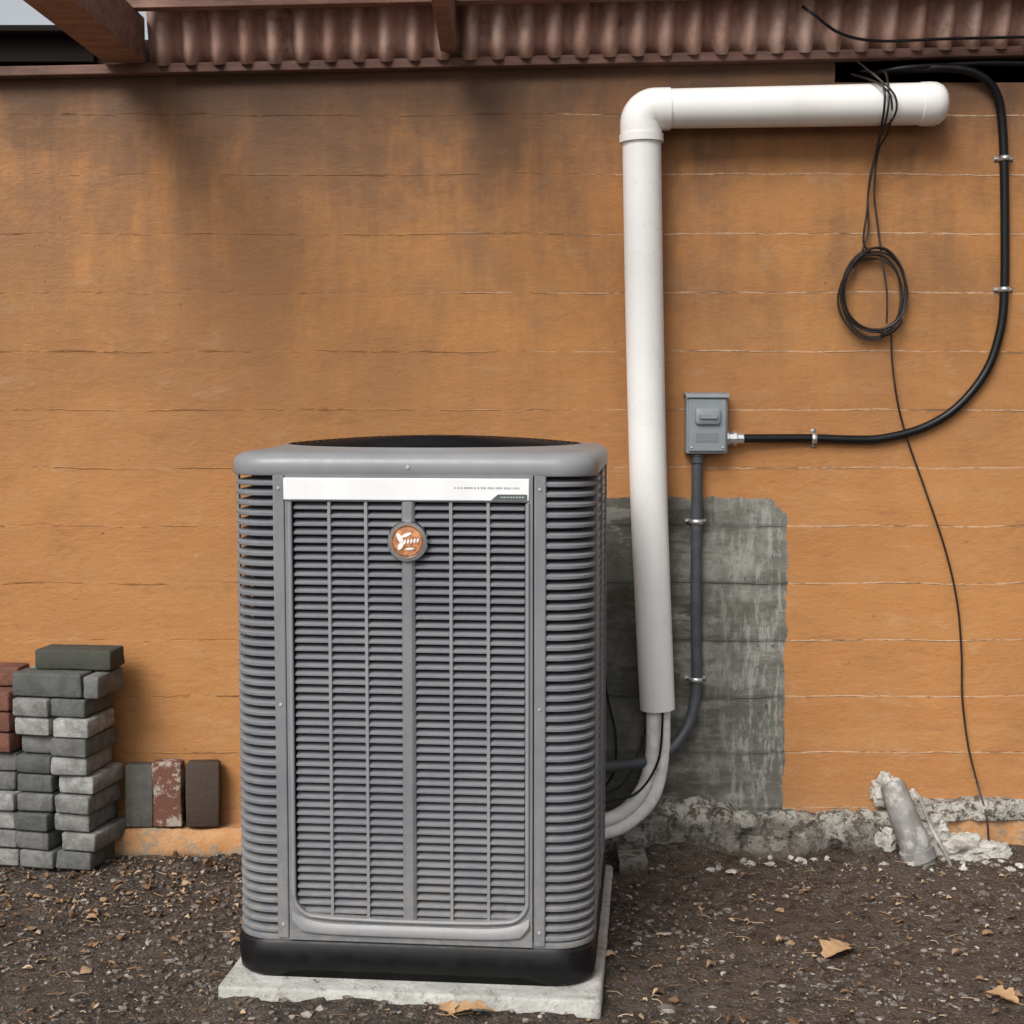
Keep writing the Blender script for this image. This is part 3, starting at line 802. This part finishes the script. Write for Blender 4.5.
def leafshape(L_, W_, lobes, seed, curl, n=22):
    r_ = random.Random(seed); mid = []; e1 = []; e2 = []
    for i in range(n+1):
        u = i/n; wv = W_*math.sin(math.pi*u**.8)**.8*(1+.32*math.cos(lobes*2*math.pi*u))*r_.uniform(.85, 1.1)
        zc = curl*math.sin(u*3)*L_*.3
        mid.append((u*L_-L_/2, 0, zc)); e1.append((u*L_-L_/2, wv, zc+curl*wv*.8+r_.uniform(0, .003))); e2.append((u*L_-L_/2, -wv, zc+curl*wv*1.1+r_.uniform(0, .003)))
    vs = mid+e1+e2; k = n+1; fs = []
    for i in range(n):
        fs += [(i, i+1, k+i+1, k+i), (i, 2*k+i, 2*k+i+1, i+1)]
    return vs, fs
b = MB()
for k in range(1800):
    x = gr.uniform(-2.0, 2.0); y = -gr.uniform(.13, 2.0)
    if k < 560: x = gr.gauss(-1.25, .38); y = -.12-abs(gr.gauss(0, .4))
    if onpad(x, y, .012) and gr.random() < .985: continue
    sz = gr.uniform(.008, .020) if gr.random() < .8 else gr.uniform(.02, .036)
    vs, fs = leafshape(sz, sz*gr.uniform(.2, .38), gr.choice((0, 1, 3)), k, gr.uniform(.1, .9), 8)
    M_ = Matrix.Translation((x, y, (0 if onpad(x, y) else gh(x, y))+.005)) @ Matrix.Rotation(gr.uniform(0, 6.28), 4, 'Z') @ Matrix.Rotation(gr.uniform(-.5, .5), 4, 'X')
    b.add(vs, fs, 0, M_)
for k in range(900):
    x = gr.uniform(-2.0, 2.0); y = -gr.uniform(.13, 2.0); a = gr.uniform(0, 6.28); l = gr.uniform(.012, .05)
    if onpad(x, y, .04): continue
    z = gh(x, y)+.006
    b.tube([(x, y, z), (x+l*.5*math.cos(a), y+l*.5*math.sin(a), z+.003), (x+l*math.cos(a+.25), y+l*math.sin(a+.25), z)], gr.uniform(.0006, .0014), 0, 4, 2)
b.obj('leaf_litter', [M_leaf], angle=60)
for (x, y, L_, W_, rz, sdd) in ((.885, -.905, .13, .042, .75, 5), (-.095, -1.33, .12, .03, .1, 8), (1.22, -1.22, .09, .03, 2.4, 12), (-.16, -1.32, .07, .022, 2.1, 31)):
    vs, fs = leafshape(L_, W_, 3, sdd, .35)
    b = MB(); b.add(vs, fs)
    b.tube([(-L_/2-.03, .004, .006), (-L_/2, 0, 0), (0, 0, .004)], .0012, 0, 5, 3)
    b.obj('fallen_leaf', [M_bigleaf], loc=(x, y, gh(x, y)+.010), rotz=rz, angle=60)

# ------------------------------------------------------------------ light, sky, camera
EL, AZ = 42., 208.
wd = bpy.data.worlds.new('World'); scene.world = wd; wd.use_nodes = True
nt = wd.node_tree; nt.nodes.clear()
sk = nt.nodes.new('ShaderNodeTexSky'); sk.sky_type = 'NISHITA'; sk.sun_disc = False
sk.sun_elevation = R(EL); sk.sun_rotation = R(AZ); sk.air_density = 1.; sk.dust_density = 4.; sk.ozone_density = 1.
hs = nt.nodes.new('ShaderNodeHueSaturation'); hs.inputs['Saturation'].default_value = .25
bg = nt.nodes.new('ShaderNodeBackground'); bg.inputs[1].default_value = .15
ow = nt.nodes.new('ShaderNodeOutputWorld')
nt.links.new(sk.outputs[0], hs.inputs['Color']); nt.links.new(hs.outputs[0], bg.inputs[0]); nt.links.new(bg.outputs[0], ow.inputs[0])
sl = bpy.data.lights.new('sun', 'SUN'); sl.energy = 2.45; sl.angle = R(28); sl.color = (1, .97, .92)
so = bpy.data.objects.new('sun', sl); scene.collection.objects.link(so)
dv = Vector((math.sin(R(AZ))*math.cos(R(EL)), math.cos(R(AZ))*math.cos(R(EL)), math.sin(R(EL))))
so.rotation_euler = (-dv).to_track_quat('-Z', 'Y').to_euler(); so.location = dv*10

cam = bpy.data.cameras.new('camera'); co = bpy.data.objects.new('camera', cam); scene.collection.objects.link(co)
co.location = (0, -4.8, 1.456); co.rotation_euler = (R(90-4.34), 0, 0)
cam.sensor_width = 36; cam.lens = 36*1476/1024; cam.clip_end = 1000; cam.clip_start = .05
scene.camera = co
scene.view_settings.view_transform = 'Standard'; scene.view_settings.look = 'None'; scene.view_settings.exposure = 0
